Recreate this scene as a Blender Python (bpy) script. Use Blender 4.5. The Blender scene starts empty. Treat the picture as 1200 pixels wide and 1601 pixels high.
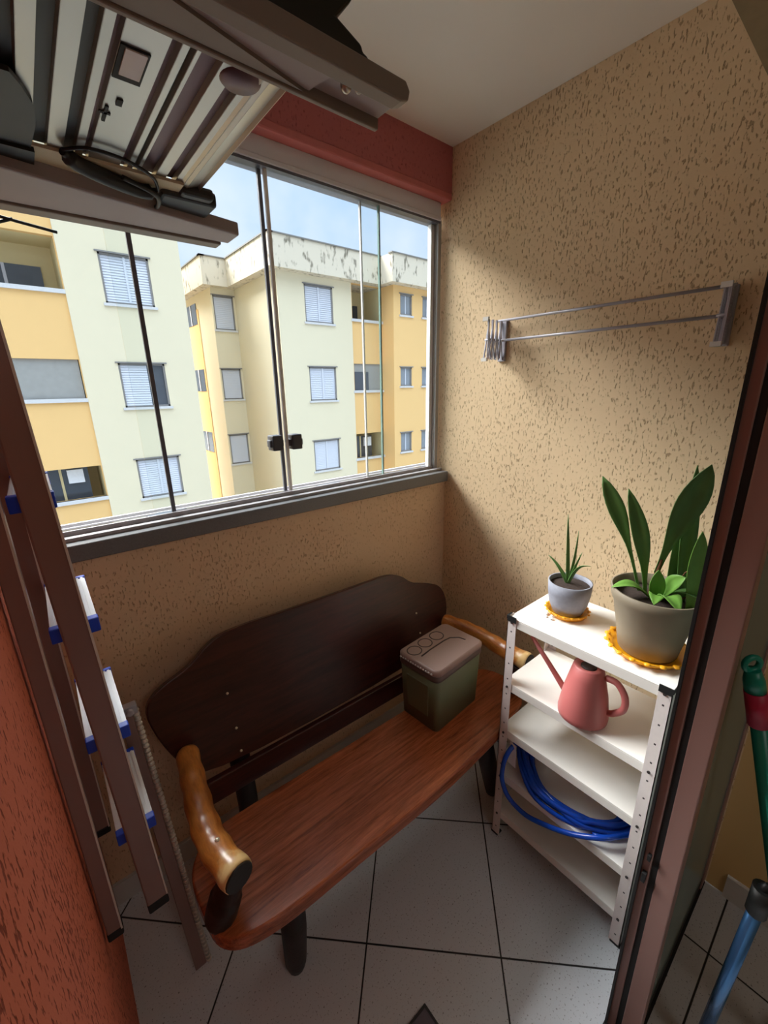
import bpy, bmesh, math, random
from mathutils import Vector, Matrix
random.seed(4)
SC = bpy.context.scene
COL = SC.collection

# ------------------------------------------------------------------ helpers
class MB:
    """collects shapes; build() links them as ONE mesh object"""
    def __init__(self): self.bm = bmesh.new()
    def face(self, pts):
        vs = [self.bm.verts.new(p) for p in pts]
        return self.bm.faces.new(vs)
    def hexa(self, p):  # 8 corners: bottom 4 then top 4
        v = [self.bm.verts.new(q) for q in p]
        for f in ((0,3,2,1),(4,5,6,7),(0,1,5,4),(1,2,6,5),(2,3,7,6),(3,0,4,7)):
            self.bm.faces.new([v[i] for i in f])
        return self
    def box(self, x0, x1, y0, y1, z0, z1):
        return self.hexa([(x0,y0,z0),(x1,y0,z0),(x1,y1,z0),(x0,y1,z0),(x0,y0,z1),(x1,y0,z1),(x1,y1,z1),(x0,y1,z1)])
    def bar(self, a, b, wx, wy, up=(0,1,0)):
        """square bar from a to b; wy along 'up' (made perpendicular), wx across"""
        a, b = Vector(a), Vector(b); d = (b-a).normalized(); u = Vector(up); u = (u-d*u.dot(d)).normalized(); s = d.cross(u)
        s *= wx/2; u *= wy/2
        self.hexa([a-s-u, a+s-u, a+s+u, a-s+u, b-s-u, b+s-u, b+s+u, b-s+u]); return self
    def prism(self, pts, vec):
        """polygon (list of 3D points) pushed along vec"""
        vec = Vector(vec); n = len(pts)
        a = [self.bm.verts.new(p) for p in pts]; b = [self.bm.verts.new(Vector(p)+vec) for p in pts]
        self.bm.faces.new(a[::-1]); self.bm.faces.new(b)
        for i in range(n):
            j = (i+1) % n
            self.bm.faces.new([a[i], a[j], b[j], b[i]])
        return self
    def tube(self, pts, r, seg=12, closed=False, cap=True):
        pts = [Vector(p) for p in pts]; n = len(pts)
        rs = r if isinstance(r, (list, tuple)) else [r]*n
        rings = []; prev = None
        for i, p in enumerate(pts):
            if closed: t = pts[(i+1) % n]-pts[i-1]
            else: t = pts[min(i+1, n-1)]-pts[max(i-1, 0)]
            t.normalize()
            if prev is None:
                u = Vector((0,0,1)) if abs(t.z) < .9 else Vector((1,0,0))
            else: u = prev
            u = (u-t*u.dot(t)).normalized(); prev = u; w = t.cross(u)
            rings.append([self.bm.verts.new(p+(u*math.cos(2*math.pi*k/seg)+w*math.sin(2*math.pi*k/seg))*rs[i]) for k in range(seg)])
        for i in range(n if closed else n-1):
            A, B = rings[i], rings[(i+1) % n]
            for k in range(seg):
                f = self.bm.faces.new([A[k], A[(k+1) % seg], B[(k+1) % seg], B[k]]); f.smooth = True
        if cap and not closed:
            self.bm.faces.new(rings[0][::-1]); self.bm.faces.new(rings[-1])
        return self
    def lathe(self, prof, c, seg=40, close=True, sx=1, sy=1):
        rings = []
        for r, z in prof:
            if r < 1e-5: rings.append([self.bm.verts.new((c[0], c[1], c[2]+z))])
            else: rings.append([self.bm.verts.new((c[0]+r*sx*math.cos(2*math.pi*k/seg), c[1]+r*sy*math.sin(2*math.pi*k/seg), c[2]+z)) for k in range(seg)])
        for A, B in zip(rings, rings[1:]):
            for k in range(seg):
                a0, a1 = A[k % len(A)], A[(k+1) % len(A)]; b0, b1 = B[k % len(B)], B[(k+1) % len(B)]
                vs = []
                for v in (a0, a1, b1, b0):
                    if v not in vs: vs.append(v)
                if len(vs) > 2:
                    f = self.bm.faces.new(vs); f.smooth = True
        return self
    def ball(self, c, r, sc=(1,1,1)):
        m = Matrix.Translation(c) @ Matrix.Diagonal((sc[0]*r, sc[1]*r, sc[2]*r, 1))
        g = bmesh.ops.create_icosphere(self.bm, subdivisions=2, radius=1, matrix=m)
        for v in g['verts']:
            for f in v.link_faces: f.smooth = True
        return self
    def sheet(self, rows):
        """grid of points -> smooth quads"""
        V = [[self.bm.verts.new(p) for p in r] for r in rows]
        for i in range(len(V)-1):
            for j in range(len(V[0])-1):
                f = self.bm.faces.new([V[i][j], V[i][j+1], V[i+1][j+1], V[i+1][j]]); f.smooth = True
        return self
    def build(self, name, m, parent=None, bevel=0, solid=0, seg=2):
        bmesh.ops.recalc_face_normals(self.bm, faces=self.bm.faces[:])
        me = bpy.data.meshes.new(name); self.bm.to_mesh(me); self.bm.free()
        me.materials.append(m)
        o = bpy.data.objects.new(name, me); COL.objects.link(o)
        if parent: o.parent = parent; o.matrix_parent_inverse = Matrix.Translation(-parent.location) if parent.type == 'EMPTY' else Matrix()
        if solid:
            s = o.modifiers.new('thick', 'SOLIDIFY'); s.thickness = solid; s.offset = 0
        if bevel:
            b = o.modifiers.new('edge', 'BEVEL'); b.width = bevel; b.segments = seg; b.limit_method = 'ANGLE'; b.angle_limit = math.radians(50)
        return o

def tag(o, label, cat, group=None):
    o['label'] = label; o['category'] = cat
    if group: o['group'] = group
    return o
def empty(name, loc, label=None, cat=None, group=None):
    o = bpy.data.objects.new(name, None); COL.objects.link(o); o.location = loc
    if label: tag(o, label, cat, group)
    return o
def struct(o): o['kind'] = 'structure'; return o
def lab(o, t): o['label'] = t; return o
def chaikin(pts, n=2, closed=True):
    for _ in range(n):
        out = []
        m = len(pts)
        for i in range(m if closed else m-1):
            a, b = Vector(pts[i]), Vector(pts[(i+1) % m])
            out += [a*.75+b*.25, a*.25+b*.75]
        if not closed: out = [Vector(pts[0])]+out+[Vector(pts[-1])]
        pts = out
    return pts
def spline(pts, n=8):
    P = [Vector(p) for p in pts]; out = []
    for i in range(len(P)-1):
        p0, p1, p2, p3 = P[max(i-1,0)], P[i], P[i+1], P[min(i+2,len(P)-1)]
        for k in range(n):
            t = k/n
            out.append(.5*((2*p1)+(-p0+p2)*t+(2*p0-5*p1+4*p2-p3)*t*t+(-p0+3*p1-3*p2+p3)*t**3))
    out.append(P[-1]); return out

# ------------------------------------------------------------------ materials
def srgb(r, g, b):
    f = lambda c: (c/255/12.92 if c/255 <= .04045 else ((c/255+.055)/1.055)**2.4)
    return (f(r), f(g), f(b), 1)
def base(name):
    m = bpy.data.materials.new(name); m.use_nodes = True
    nt = m.node_tree; return m, nt, nt.nodes['Principled BSDF']
def mat(name, col, rough=.5, metal=0, var=.12, scale=20, bump=0, bscale=80, spec=.5, coat=0, stretch=(1,1,1)):
    m, nt, p = base(name)
    p.inputs['Roughness'].default_value = rough; p.inputs['Metallic'].default_value = metal
    p.inputs['Specular IOR Level'].default_value = spec; p.inputs['Coat Weight'].default_value = coat
    c = srgb(*col)
    geo = nt.nodes.new('ShaderNodeNewGeometry')
    mp = nt.nodes.new('ShaderNodeMapping'); mp.inputs['Scale'].default_value = stretch
    nt.links.new(geo.outputs['Position'], mp.inputs['Vector'])
    nz = nt.nodes.new('ShaderNodeTexNoise'); nz.inputs['Scale'].default_value = scale; nz.inputs['Detail'].default_value = 4
    nt.links.new(mp.outputs[0], nz.inputs['Vector'])
    mx = nt.nodes.new('ShaderNodeMix'); mx.data_type = 'RGBA'
    mx.inputs[6].default_value = tuple(v*(1-var) for v in c[:3])+(1,); mx.inputs[7].default_value = tuple(min(1, v*(1+var)) for v in c[:3])+(1,)
    nt.links.new(nz.outputs['Fac'], mx.inputs[0]); nt.links.new(mx.outputs[2], p.inputs['Base Color'])
    if bump:
        n2 = nt.nodes.new('ShaderNodeTexNoise'); n2.inputs['Scale'].default_value = bscale
        nt.links.new(mp.outputs[0], n2.inputs['Vector'])
        b = nt.nodes.new('ShaderNodeBump'); b.inputs['Strength'].default_value = bump; b.inputs['Distance'].default_value = .002
        nt.links.new(n2.outputs['Fac'], b.inputs['Height']); nt.links.new(b.outputs[0], p.inputs['Normal'])
    return m
def stucco(name, col, pit, depth=.004, lo=.33, hi=.41, pitmix=.75, sc=180):
    """scratched (grafiato) render: short vertical pits dragged into the plaster"""
    m, nt, p = base(name); p.inputs['Roughness'].default_value = .85; p.inputs['Specular IOR Level'].default_value = .25
    geo = nt.nodes.new('ShaderNodeNewGeometry')
    mp = nt.nodes.new('ShaderNodeMapping'); mp.inputs['Scale'].default_value = (1, 1, .36)
    nt.links.new(geo.outputs['Position'], mp.inputs['Vector'])
    nz = nt.nodes.new('ShaderNodeTexNoise'); nz.inputs['Scale'].default_value = sc; nz.inputs['Detail'].default_value = 2.5; nz.inputs['Roughness'].default_value = .55
    nt.links.new(mp.outputs[0], nz.inputs['Vector'])
    big = nt.nodes.new('ShaderNodeTexNoise'); big.inputs['Scale'].default_value = 5; nt.links.new(geo.outputs['Position'], big.inputs['Vector'])
    sh = nt.nodes.new('ShaderNodeMath'); sh.operation = 'MULTIPLY_ADD'; sh.inputs[1].default_value = .12; sh.inputs[2].default_value = -.06
    nt.links.new(big.outputs['Fac'], sh.inputs[0])
    ad = nt.nodes.new('ShaderNodeMath'); nt.links.new(nz.outputs['Fac'], ad.inputs[0]); nt.links.new(sh.outputs[0], ad.inputs[1])
    rp = nt.nodes.new('ShaderNodeMapRange'); rp.interpolation_type = 'SMOOTHSTEP'; rp.inputs['From Min'].default_value = lo; rp.inputs['From Max'].default_value = hi
    nt.links.new(ad.outputs[0], rp.inputs['Value'])
    fine = nt.nodes.new('ShaderNodeTexNoise'); fine.inputs['Scale'].default_value = 260; nt.links.new(geo.outputs['Position'], fine.inputs['Vector'])
    h = nt.nodes.new('ShaderNodeMath'); h.operation = 'MULTIPLY_ADD'; h.inputs[1].default_value = .18
    nt.links.new(fine.outputs['Fac'], h.inputs[0]); nt.links.new(rp.outputs[0], h.inputs[2])
    b = nt.nodes.new('ShaderNodeBump'); b.inputs['Strength'].default_value = .8; b.inputs['Distance'].default_value = depth
    nt.links.new(h.outputs[0], b.inputs['Height']); nt.links.new(b.outputs[0], p.inputs['Normal'])
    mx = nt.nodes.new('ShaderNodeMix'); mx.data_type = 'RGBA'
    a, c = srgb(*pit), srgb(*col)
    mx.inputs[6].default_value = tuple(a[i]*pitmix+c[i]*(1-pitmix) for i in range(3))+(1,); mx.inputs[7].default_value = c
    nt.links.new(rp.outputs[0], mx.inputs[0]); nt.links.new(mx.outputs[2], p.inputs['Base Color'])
    return m
def tiles(name, col, size, origin, rot, grout=(26,25,26)):
    m, nt, p = base(name); p.inputs['Roughness'].default_value = .38
    geo = nt.nodes.new('ShaderNodeNewGeometry')
    s = nt.nodes.new('ShaderNodeVectorMath'); s.operation = 'SUBTRACT'; s.inputs[1].default_value = (origin[0], origin[1], 0)
    nt.links.new(geo.outputs['Position'], s.inputs[0])
    mp = nt.nodes.new('ShaderNodeMapping'); mp.inputs['Rotation'].default_value = (0, 0, rot); mp.inputs['Scale'].default_value = (1/size, 1/size, 1)
    mp.vector_type = 'POINT'
    rt = nt.nodes.new('ShaderNodeVectorRotate'); rt.inputs['Angle'].default_value = rot; rt.rotation_type = 'Z_AXIS'
    nt.links.new(s.outputs[0], rt.inputs['Vector'])
    sc = nt.nodes.new('ShaderNodeVectorMath'); sc.operation = 'SCALE'; sc.inputs['Scale'].default_value = 1/size
    nt.links.new(rt.outputs[0], sc.inputs[0])
    # distance to nearest grout line
    sx = nt.nodes.new('ShaderNodeSeparateXYZ'); nt.links.new(sc.outputs[0], sx.inputs[0])
    ds = []
    for k in (0, 1):
        pp = nt.nodes.new('ShaderNodeMath'); pp.operation = 'PINGPONG'; pp.inputs[1].default_value = .5
        nt.links.new(sx.outputs[k], pp.inputs[0]); ds.append(pp)
    mn = nt.nodes.new('ShaderNodeMath'); mn.operation = 'MINIMUM'
    nt.links.new(ds[0].outputs[0], mn.inputs[0]); nt.links.new(ds[1].outputs[0], mn.inputs[1])
    rp = nt.nodes.new('ShaderNodeMapRange'); rp.interpolation_type = 'SMOOTHSTEP'
    rp.inputs['From Min'].default_value = .0038; rp.inputs['From Max'].default_value = .0078
    nt.links.new(mn.outputs[0], rp.inputs['Value'])
    sp = nt.nodes.new('ShaderNodeTexNoise'); sp.inputs['Scale'].default_value = 190; sp.inputs['Detail'].default_value = 1
    nt.links.new(geo.outputs['Position'], sp.inputs['Vector'])
    s2 = nt.nodes.new('ShaderNodeMapRange'); s2.inputs['From Min'].default_value = .27; s2.inputs['From Max'].default_value = .36
    nt.links.new(sp.outputs['Fac'], s2.inputs['Value'])
    c = srgb(*col)
    m1 = nt.nodes.new('ShaderNodeMix'); m1.data_type = 'RGBA'; m1.inputs[6].default_value = tuple(v*.42 for v in c[:3])+(1,); m1.inputs[7].default_value = c
    nt.links.new(s2.outputs[0], m1.inputs[0])
    m2 = nt.nodes.new('ShaderNodeMix'); m2.data_type = 'RGBA'; m2.inputs[6].default_value = srgb(*grout)
    nt.links.new(rp.outputs[0], m2.inputs[0]); nt.links.new(m1.outputs[2], m2.inputs[7]); nt.links.new(m2.outputs[2], p.inputs['Base Color'])
    b = nt.nodes.new('ShaderNodeBump'); b.inputs['Strength'].default_value = .6; b.inputs['Distance'].default_value = .002
    nt.links.new(rp.outputs[0], b.inputs['Height']); nt.links.new(b.outputs[0], p.inputs['Normal'])
    return m
def wood(name, dark, light, rough=.3, stretch=(1.2, 14, 14), coat=.2):
    m, nt, p = base(name); p.inputs['Roughness'].default_value = rough; p.inputs['Coat Weight'].default_value = coat; p.inputs['Coat Roughness'].default_value = .25
    geo = nt.nodes.new('ShaderNodeNewGeometry')
    mp = nt.nodes.new('ShaderNodeMapping'); mp.inputs['Scale'].default_value = stretch; nt.links.new(geo.outputs['Position'], mp.inputs['Vector'])
    n1 = nt.nodes.new('ShaderNodeTexNoise'); n1.inputs['Scale'].default_value = 4; n1.inputs['Detail'].default_value = 8; n1.inputs['Roughness'].default_value = .65; n1.inputs['Distortion'].default_value = .4
    nt.links.new(mp.outputs[0], n1.inputs['Vector'])
    n2 = nt.nodes.new('ShaderNodeTexNoise'); n2.inputs['Scale'].default_value = 26; n2.inputs['Detail'].default_value = 3
    nt.links.new(mp.outputs[0], n2.inputs['Vector'])
    ad = nt.nodes.new('ShaderNodeMath'); ad.operation = 'MULTIPLY_ADD'; ad.inputs[1].default_value = .35
    nt.links.new(n2.outputs['Fac'], ad.inputs[0]); nt.links.new(n1.outputs['Fac'], ad.inputs[2])
    cr = nt.nodes.new('ShaderNodeValToRGB'); cr.color_ramp.elements[0].position = .45; cr.color_ramp.elements[1].position = .85
    cr.color_ramp.elements[0].color = srgb(*dark); cr.color_ramp.elements[1].color = srgb(*light)
    nt.links.new(ad.outputs[0], cr.inputs[0]); nt.links.new(cr.outputs[0], p.inputs['Base Color'])
    b = nt.nodes.new('ShaderNodeBump'); b.inputs['Strength'].default_value = .12; b.inputs['Distance'].default_value = .001
    nt.links.new(n2.outputs['Fac'], b.inputs['Height']); nt.links.new(b.outputs[0], p.inputs['Normal'])
    return m
def glass(name, tint, ior=1.45):
    m = bpy.data.materials.new(name); m.use_nodes = True; nt = m.node_tree; nt.nodes.clear()
    o = nt.nodes.new('ShaderNodeOutputMaterial'); t = nt.nodes.new('ShaderNodeBsdfTransparent'); t.inputs[0].default_value = tint
    g = nt.nodes.new('ShaderNodeBsdfGlossy'); g.inputs['Roughness'].default_value = .02; g.inputs[0].default_value = (.9, .95, .93, 1)
    f = nt.nodes.new('ShaderNodeFresnel'); f.inputs[0].default_value = ior
    mx = nt.nodes.new('ShaderNodeMixShader'); nt.links.new(f.outputs[0], mx.inputs[0]); nt.links.new(t.outputs[0], mx.inputs[1]); nt.links.new(g.outputs[0], mx.inputs[2])
    nt.links.new(mx.outputs[0], o.inputs[0]); return m

M = {}
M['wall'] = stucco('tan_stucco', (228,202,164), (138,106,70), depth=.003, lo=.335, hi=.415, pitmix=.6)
M['wallf'] = stucco('tan_stucco_frontlit', (228,198,164), (160,122,90), depth=.003, lo=.33, hi=.42, pitmix=.5)  # same stucco, frontal light put into the paler, fainter pit colour
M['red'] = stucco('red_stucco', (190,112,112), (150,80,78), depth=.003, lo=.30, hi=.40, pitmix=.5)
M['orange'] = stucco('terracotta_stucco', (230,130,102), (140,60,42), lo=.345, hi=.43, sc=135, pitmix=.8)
M['redsmooth'] = mat('red_paint_smooth', (206,118,116), .6)
M['ceil'] = mat('white_ceiling', (236,228,218), .9, var=.03, scale=3)
M['room'] = mat('room_paint', (214,180,120), .85, var=.04, scale=2)
M['lintel'] = mat('bare_grey_render', (150,136,108), .9, var=.2, scale=40, bump=.5)
M['floor'] = tiles('white_floor_tiles', (212,217,223), .3955, (.472,.693), math.radians(45))
M['floor2'] = tiles('room_floor_tiles', (190,192,194), .40, (1.22,.03), 0)
M['skirt'] = mat('baseboard_tile', (205,203,200), .35, var=.04)
M['granite'] = mat('grey_granite', (112,112,114), .35, var=.25, scale=220)
M['alu'] = mat('grey_aluminium', (172,170,168), .38, .35, var=.04)
M['trackalu'] = mat('matt_aluminium_track', (168,164,166), .45, .2, var=.03)
M['aluwhite'] = mat('white_aluminium', (226,226,224), .35, .1, var=.03)
M['aluhead'] = mat('window_header_paint', (224,228,238), .5, var=.03)
M['bronze'] = mat('bronze_anodised_aluminium', (150,116,108), .4, .2, var=.05, stretch=(1,1,.1))
M['black'] = mat('black_rubber', (22,22,23), .7, var=.1)
M['edge'] = mat('dark_glass_edge', (96,98,108), .4, var=.1)
M['knob'] = mat('black_plastic_knob', (64,64,70), .45)
M['greenedge'] = mat('green_glass_edge', (128,156,150), .3)
M['pane'] = glass('window_pane_glass', (.965,.978,.972,1), 1.22)
def diffuse_glass(name, tint, dif, k):
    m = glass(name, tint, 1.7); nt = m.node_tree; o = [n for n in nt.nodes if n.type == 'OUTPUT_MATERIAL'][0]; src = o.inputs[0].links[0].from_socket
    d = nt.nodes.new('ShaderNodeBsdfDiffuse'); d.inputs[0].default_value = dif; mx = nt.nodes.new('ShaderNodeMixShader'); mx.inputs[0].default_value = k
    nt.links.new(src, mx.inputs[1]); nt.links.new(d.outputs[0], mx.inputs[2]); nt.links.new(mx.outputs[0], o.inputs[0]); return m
M['doorglass'] = diffuse_glass('grey_green_door_glass', (.30,.36,.34,1), srgb(128,142,136), .55)  # grey-green diffuse share mixed into the tinted clear glass
M['steelwhite'] = mat('white_enamel_steel', (236,232,226), .35, var=.03, scale=8)
M['lip'] = mat('white_enamel_posts', (226,216,213), .45, var=.06, scale=60)
def perforate(m, rows, pitch, z0):
    nt = m.node_tree; p = nt.nodes['Principled BSDF']; src = p.inputs['Base Color'].links[0].from_socket
    def mth(op, a, b=None):
        n = nt.nodes.new('ShaderNodeMath'); n.operation = op
        for i, v in enumerate((a, b)):
            if v is None: continue
            if isinstance(v, (int, float)): n.inputs[i].default_value = v
            else: nt.links.new(v, n.inputs[i])
        return n.outputs[0]
    geo = nt.nodes.new('ShaderNodeNewGeometry'); sp = nt.nodes.new('ShaderNodeSeparateXYZ'); nt.links.new(geo.outputs['Position'], sp.inputs[0])
    sn = nt.nodes.new('ShaderNodeSeparateXYZ'); nt.links.new(geo.outputs['Normal'], sn.inputs[0])
    dz = mth('MULTIPLY', mth('ABSOLUTE', mth('SUBTRACT', mth('FRACT', mth('DIVIDE', mth('SUBTRACT', sp.outputs['Z'], z0), pitch)), .5)), pitch)
    dy = mth('MINIMUM', *[mth('ABSOLUTE', mth('SUBTRACT', sp.outputs['Y'], r_)) for r_ in rows])
    on = mth('MULTIPLY', mth('MULTIPLY', mth('LESS_THAN', dz, .0026), mth('LESS_THAN', dy, .0024)), mth('GREATER_THAN', mth('ABSOLUTE', sn.outputs['X']), .5))
    mx = nt.nodes.new('ShaderNodeMix'); mx.data_type = 'RGBA'; mx.inputs[7].default_value = srgb(52,46,46)
    nt.links.new(on, mx.inputs[0]); nt.links.new(src, mx.inputs[6]); nt.links.new(mx.outputs[2], p.inputs['Base Color'])
perforate(M['lip'], (.2182,.6398), .0585, .01)
M['hole'] = mat('dark_screw', (48,42,42), .5)
M['bluecap'] = mat('blue_plastic', (20,66,205), .4)
M['ladder'] = mat('ladder_aluminium', (146,118,112), .32, .45, var=.06, stretch=(1,1,.05))
M['tread'] = mat('white_ribbed_tread', (238,238,240), .4, var=.03)
M['rodwhite'] = mat('pale_metal_rod', (215,208,200), .4, .3)
M['seat'] = wood('red_brown_varnished_wood', (104,48,26), (190,104,62), .26, (1.2,20,20))
M['board'] = wood('dark_varnished_wood', (40,18,16), (74,34,28), .32, coat=.1)
M['log'] = wood('honey_varnished_log', (150,82,30), (216,142,66), .3, (9,2,9), .3)
def worn(m, col):
    nt = m.node_tree; p = nt.nodes['Principled BSDF']; src = p.inputs['Base Color'].links[0].from_socket
    geo = nt.nodes.new('ShaderNodeNewGeometry'); sp = nt.nodes.new('ShaderNodeSeparateXYZ'); nt.links.new(geo.outputs['Position'], sp.inputs[0])
    nz = nt.nodes.new('ShaderNodeTexNoise'); nz.inputs['Scale'].default_value = 26; nz.inputs['Detail'].default_value = 4; nt.links.new(geo.outputs['Position'], nz.inputs['Vector'])
    mr = nt.nodes.new('ShaderNodeMapRange'); mr.inputs['From Min'].default_value = .78; mr.inputs['From Max'].default_value = .68; nt.links.new(sp.outputs['Y'], mr.inputs['Value'])
    ad = nt.nodes.new('ShaderNodeMath'); nt.links.new(mr.outputs[0], ad.inputs[0]); nt.links.new(nz.outputs['Fac'], ad.inputs[1])
    st = nt.nodes.new('ShaderNodeMapRange'); st.inputs['From Min'].default_value = 1.08; st.inputs['From Max'].default_value = 1.3; nt.links.new(ad.outputs[0], st.inputs['Value'])
    mx = nt.nodes.new('ShaderNodeMix'); mx.data_type = 'RGBA'; mx.inputs[7].default_value = srgb(*col)
    nt.links.new(st.outputs[0], mx.inputs[0]); nt.links.new(src, mx.inputs[6]); nt.links.new(mx.outputs[2], p.inputs['Base Color'])
worn(M['log'], (226,188,128))
M['logend'] = mat('pale_cut_wood', (222,178,112), .5, var=.15, scale=60)
M['darklog'] = mat('black_brown_log', (30,20,17), .5, var=.3, scale=40, bump=.3)
M['worn'] = M['log']
M['screw'] = mat('bright_screw', (235,225,200), .3, .6)
M['coolbody'] = mat('olive_green_plastic', (100,106,78), .5, var=.05)
M['coollid'] = mat('mauve_brown_plastic', (150,124,116), .45, var=.05)
M['skirtb'] = mat('dark_mauve_plastic', (92,74,70), .5, var=.05)
M['coolgroove'] = mat('dark_brown_groove', (58,44,42), .6)
M['can'] = mat('dusty_pink_plastic', (190,106,103), .45, var=.04)
M['hose'] = mat('blue_hose_rubber', (14,74,190), .25, var=.1)
M['tagw'] = mat('white_paper_tag', (232,234,238), .8)
M['potgrey'] = mat('grey_speckled_pot', (142,144,156), .7, var=.22, scale=70)
M['potolive'] = mat('taupe_plastic_pot', (136,124,104), .6, var=.05)
M['saucer'] = mat('yellow_translucent_plastic', (238,164,26), .35, var=.08)
M['soil'] = mat('potting_soil', (52,38,31), .95, var=.5, scale=120, bump=.8, bscale=160)
M['leaf'] = mat('dark_green_leaf', (92,132,68), .45, var=.3, scale=40, stretch=(1,1,.6))
M['leafl'] = mat('light_green_leaf', (104,150,62), .45, var=.25, scale=30)
M['stemb'] = mat('brown_stalk', (112,70,40), .7, var=.2)
M['dryer'] = mat('grey_painted_metal', (176,174,184), .4, .3)
M['dryerw'] = mat('white_plastic_end', (225,220,214), .5)
M['dkplastic'] = mat('warm_dark_grey_plastic', (132,120,110), .5, var=.06)
M['mvplastic'] = mat('mauve_grey_plastic', (158,146,146), .5, var=.05)
M['blackp'] = mat('black_plastic', (27,29,28), .5)
M['galv'] = mat('bare_galvanised_metal', (188,184,176), .34, .8, var=.1, scale=6)
M['galvd'] = mat('dark_painted_steel', (58,60,62), .5, .3)
M['rib'] = mat('recessed_purple_metal_strip', (96,70,76), .4, .6)
M['cable'] = mat('black_cable', (30,30,33), .5)
M['pcb'] = mat('cream_insulation_board', (214,202,170), .8, var=.08)
M['teal'] = mat('teal_green_plastic', (10,136,116), .35)
M['magenta'] = mat('crimson_sleeve', (178,30,70), .5)
M['bluepole'] = mat('blue_metal_pole', (78,130,186), .22, .6, var=.05)
M['cream'] = mat('cream_facade_paint', (218,206,176), .9, var=.02, scale=1.5)
M['creamstain'] = stucco('cream_parapet_stained', (212,200,178), (96,88,72), depth=.001, lo=.30, hi=.46, sc=7, pitmix=.8)
M['ochre'] = mat('orange_facade_paint', (226,184,122), .9, var=.02, scale=1.5)
M['inner'] = mat('balcony_inner_paint', (216,198,150), .9, var=.03)
M['shut'] = mat('white_louvre_shutter', (204,206,213), .6, var=.03)
M['sillg'] = mat('pale_stone_sill', (200,198,196), .6)
M['frameg'] = mat('grey_window_frame', (128,124,120), .6)
M['dkglass'] = mat('dark_window_glass', (74,78,84), .15, var=.2, scale=3)
M['midglass'] = mat('grey_window_glass', (132,138,144), .2, var=.15, scale=3)
M['netting'] = mat('grey_balcony_netting', (150,148,142), .8, var=.12, scale=8)
M['roofcap'] = mat('grey_roof_capping', (120,116,108), .7)
M['ground'] = mat('paved_ground', (150,148,142), .95)
M['drain'] = mat('drain_steel', (112,108,122), .35, .6)

# parapet stains drag downwards in long streaks
# ------------------------------------------------------------------ setting: balcony
XR, XL, YW, ZC = 1.44, -.088, 1.30, 2.475
b = MB(); b.box(-.2, XR+.2, .09, YW+.2, -.12, 0); struct(b.build('floor', M['floor']))
b = MB(); b.box(-1.8, XR+.2, -3.2, .09, -.12, 0); struct(b.build('floor_room', M['floor2']))
b = MB(); b.box(-1.95, XR+.2, -3.35, YW+.3, ZC, ZC+.14); struct(b.build('ceiling', M['ceil']))
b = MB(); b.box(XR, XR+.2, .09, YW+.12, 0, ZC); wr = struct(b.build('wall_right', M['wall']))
b = MB(); b.box(XR, XR+.2, -3.2, .09, 0, ZC); struct(b.build('wall_room_right', M['room']))
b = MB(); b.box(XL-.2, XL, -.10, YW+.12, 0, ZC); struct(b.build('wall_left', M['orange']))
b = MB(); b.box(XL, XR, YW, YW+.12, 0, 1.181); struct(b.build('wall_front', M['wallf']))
# lintel over the window, with a smooth lip along its lower edge
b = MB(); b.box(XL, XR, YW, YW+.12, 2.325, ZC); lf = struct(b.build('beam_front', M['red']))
b = MB(); b.box(XL, XR, YW-.004, YW+.12, 2.299, 2.325); struct(b.build('trim_1', M['redsmooth'], bevel=.006))
# room behind the camera
b = MB(); b.box(-1.95, XR+.2, -3.35, -3.2, 0, ZC); struct(b.build('wall_back', M['room']))
b = MB(); b.box(-1.95, -1.8, -3.2, -.10, 0, ZC); struct(b.build('wall_room', M['room']))
b = MB(); b.box(-1.95, XL-.2, -.10, .05, 0, ZC); struct(b.build('wall_door', M['room']))
# lintel over the sliding door
b = MB(); b.box(XL, XR, .07, .265, 2.10, ZC); struct(b.build('beam_door', M['lintel']))
b = MB(); b.box(XL, XR-.012, YW-.011, YW, 0, .085); struct(b.build('baseboard_front', M['skirt']))
b = MB(); b.box(XR-.012, XR, .20, YW, 0, .085); struct(b.build('baseboard_right', M['skirt']))
b = MB(); b.box(XR-.012, XR, -3.2, .045, 0, .085); struct(b.build('baseboard_room', M['skirt']))
b = MB(); b.box(XL+.002, XR-.004, 1.278, 1.375, 1.181, 1.2275)
struct(b.build('trim_2', M['granite'], bevel=.003))

# ------------------------------------------------------------------ window_1 (sliding glass curtain)
w = struct(empty('window_1', (.66, 1.36, 1.23)))
b = MB(); b.box(XL+.002, XR-.022, 1.335, 1.40, 2.236, 2.299); b.box(XL+.002, XR-.022, 1.332, 1.337, 2.236, 2.25); b.build('head_track', M['aluhead'], w, .002)
b = MB(); b.box(XL+.002, XR-.022, 1.337, 1.39, 2.228, 2.236); b.build('head_shade_strip', M['edge'], w)  # dark strip added below the header, stands in for shade on its underside
b = MB(); b.box(XL+.002, XR-.006, 1.315, 1.335, 1.2275, 1.237); b.box(XL+.002, XR-.006, 1.335, 1.41, 1.2275, 1.2335)
b.box(XL+.002, XR-.006, 1.352, 1.357, 1.2335, 1.247); b.box(XL+.002, XR-.006, 1.375, 1.380, 1.2335, 1.25); b.box(XL+.002, XR-.006, 1.40, 1.41, 1.2335, 1.254)
b.build('bottom_track', M['trackalu'], w)
b = MB()
for i in range(26): b.box(.0+i*.055, .0+i*.055+.03, 1.3375, 1.349, 1.2336, 1.2345)
b.build('track_slots', M['black'], w)
b = MB(); b.box(XR-.030, XR-.012, 1.34, 1.40, 1.2345, 2.242); lab(b.build('jamb', M['alu'], w), 'grey vertical jamb against the tan wall')
b = MB(); b.box(XR-.048, XR-.030, 1.362, 1.38, 1.2345, 2.242); b.build('jamb', M['aluwhite'], w)
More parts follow.
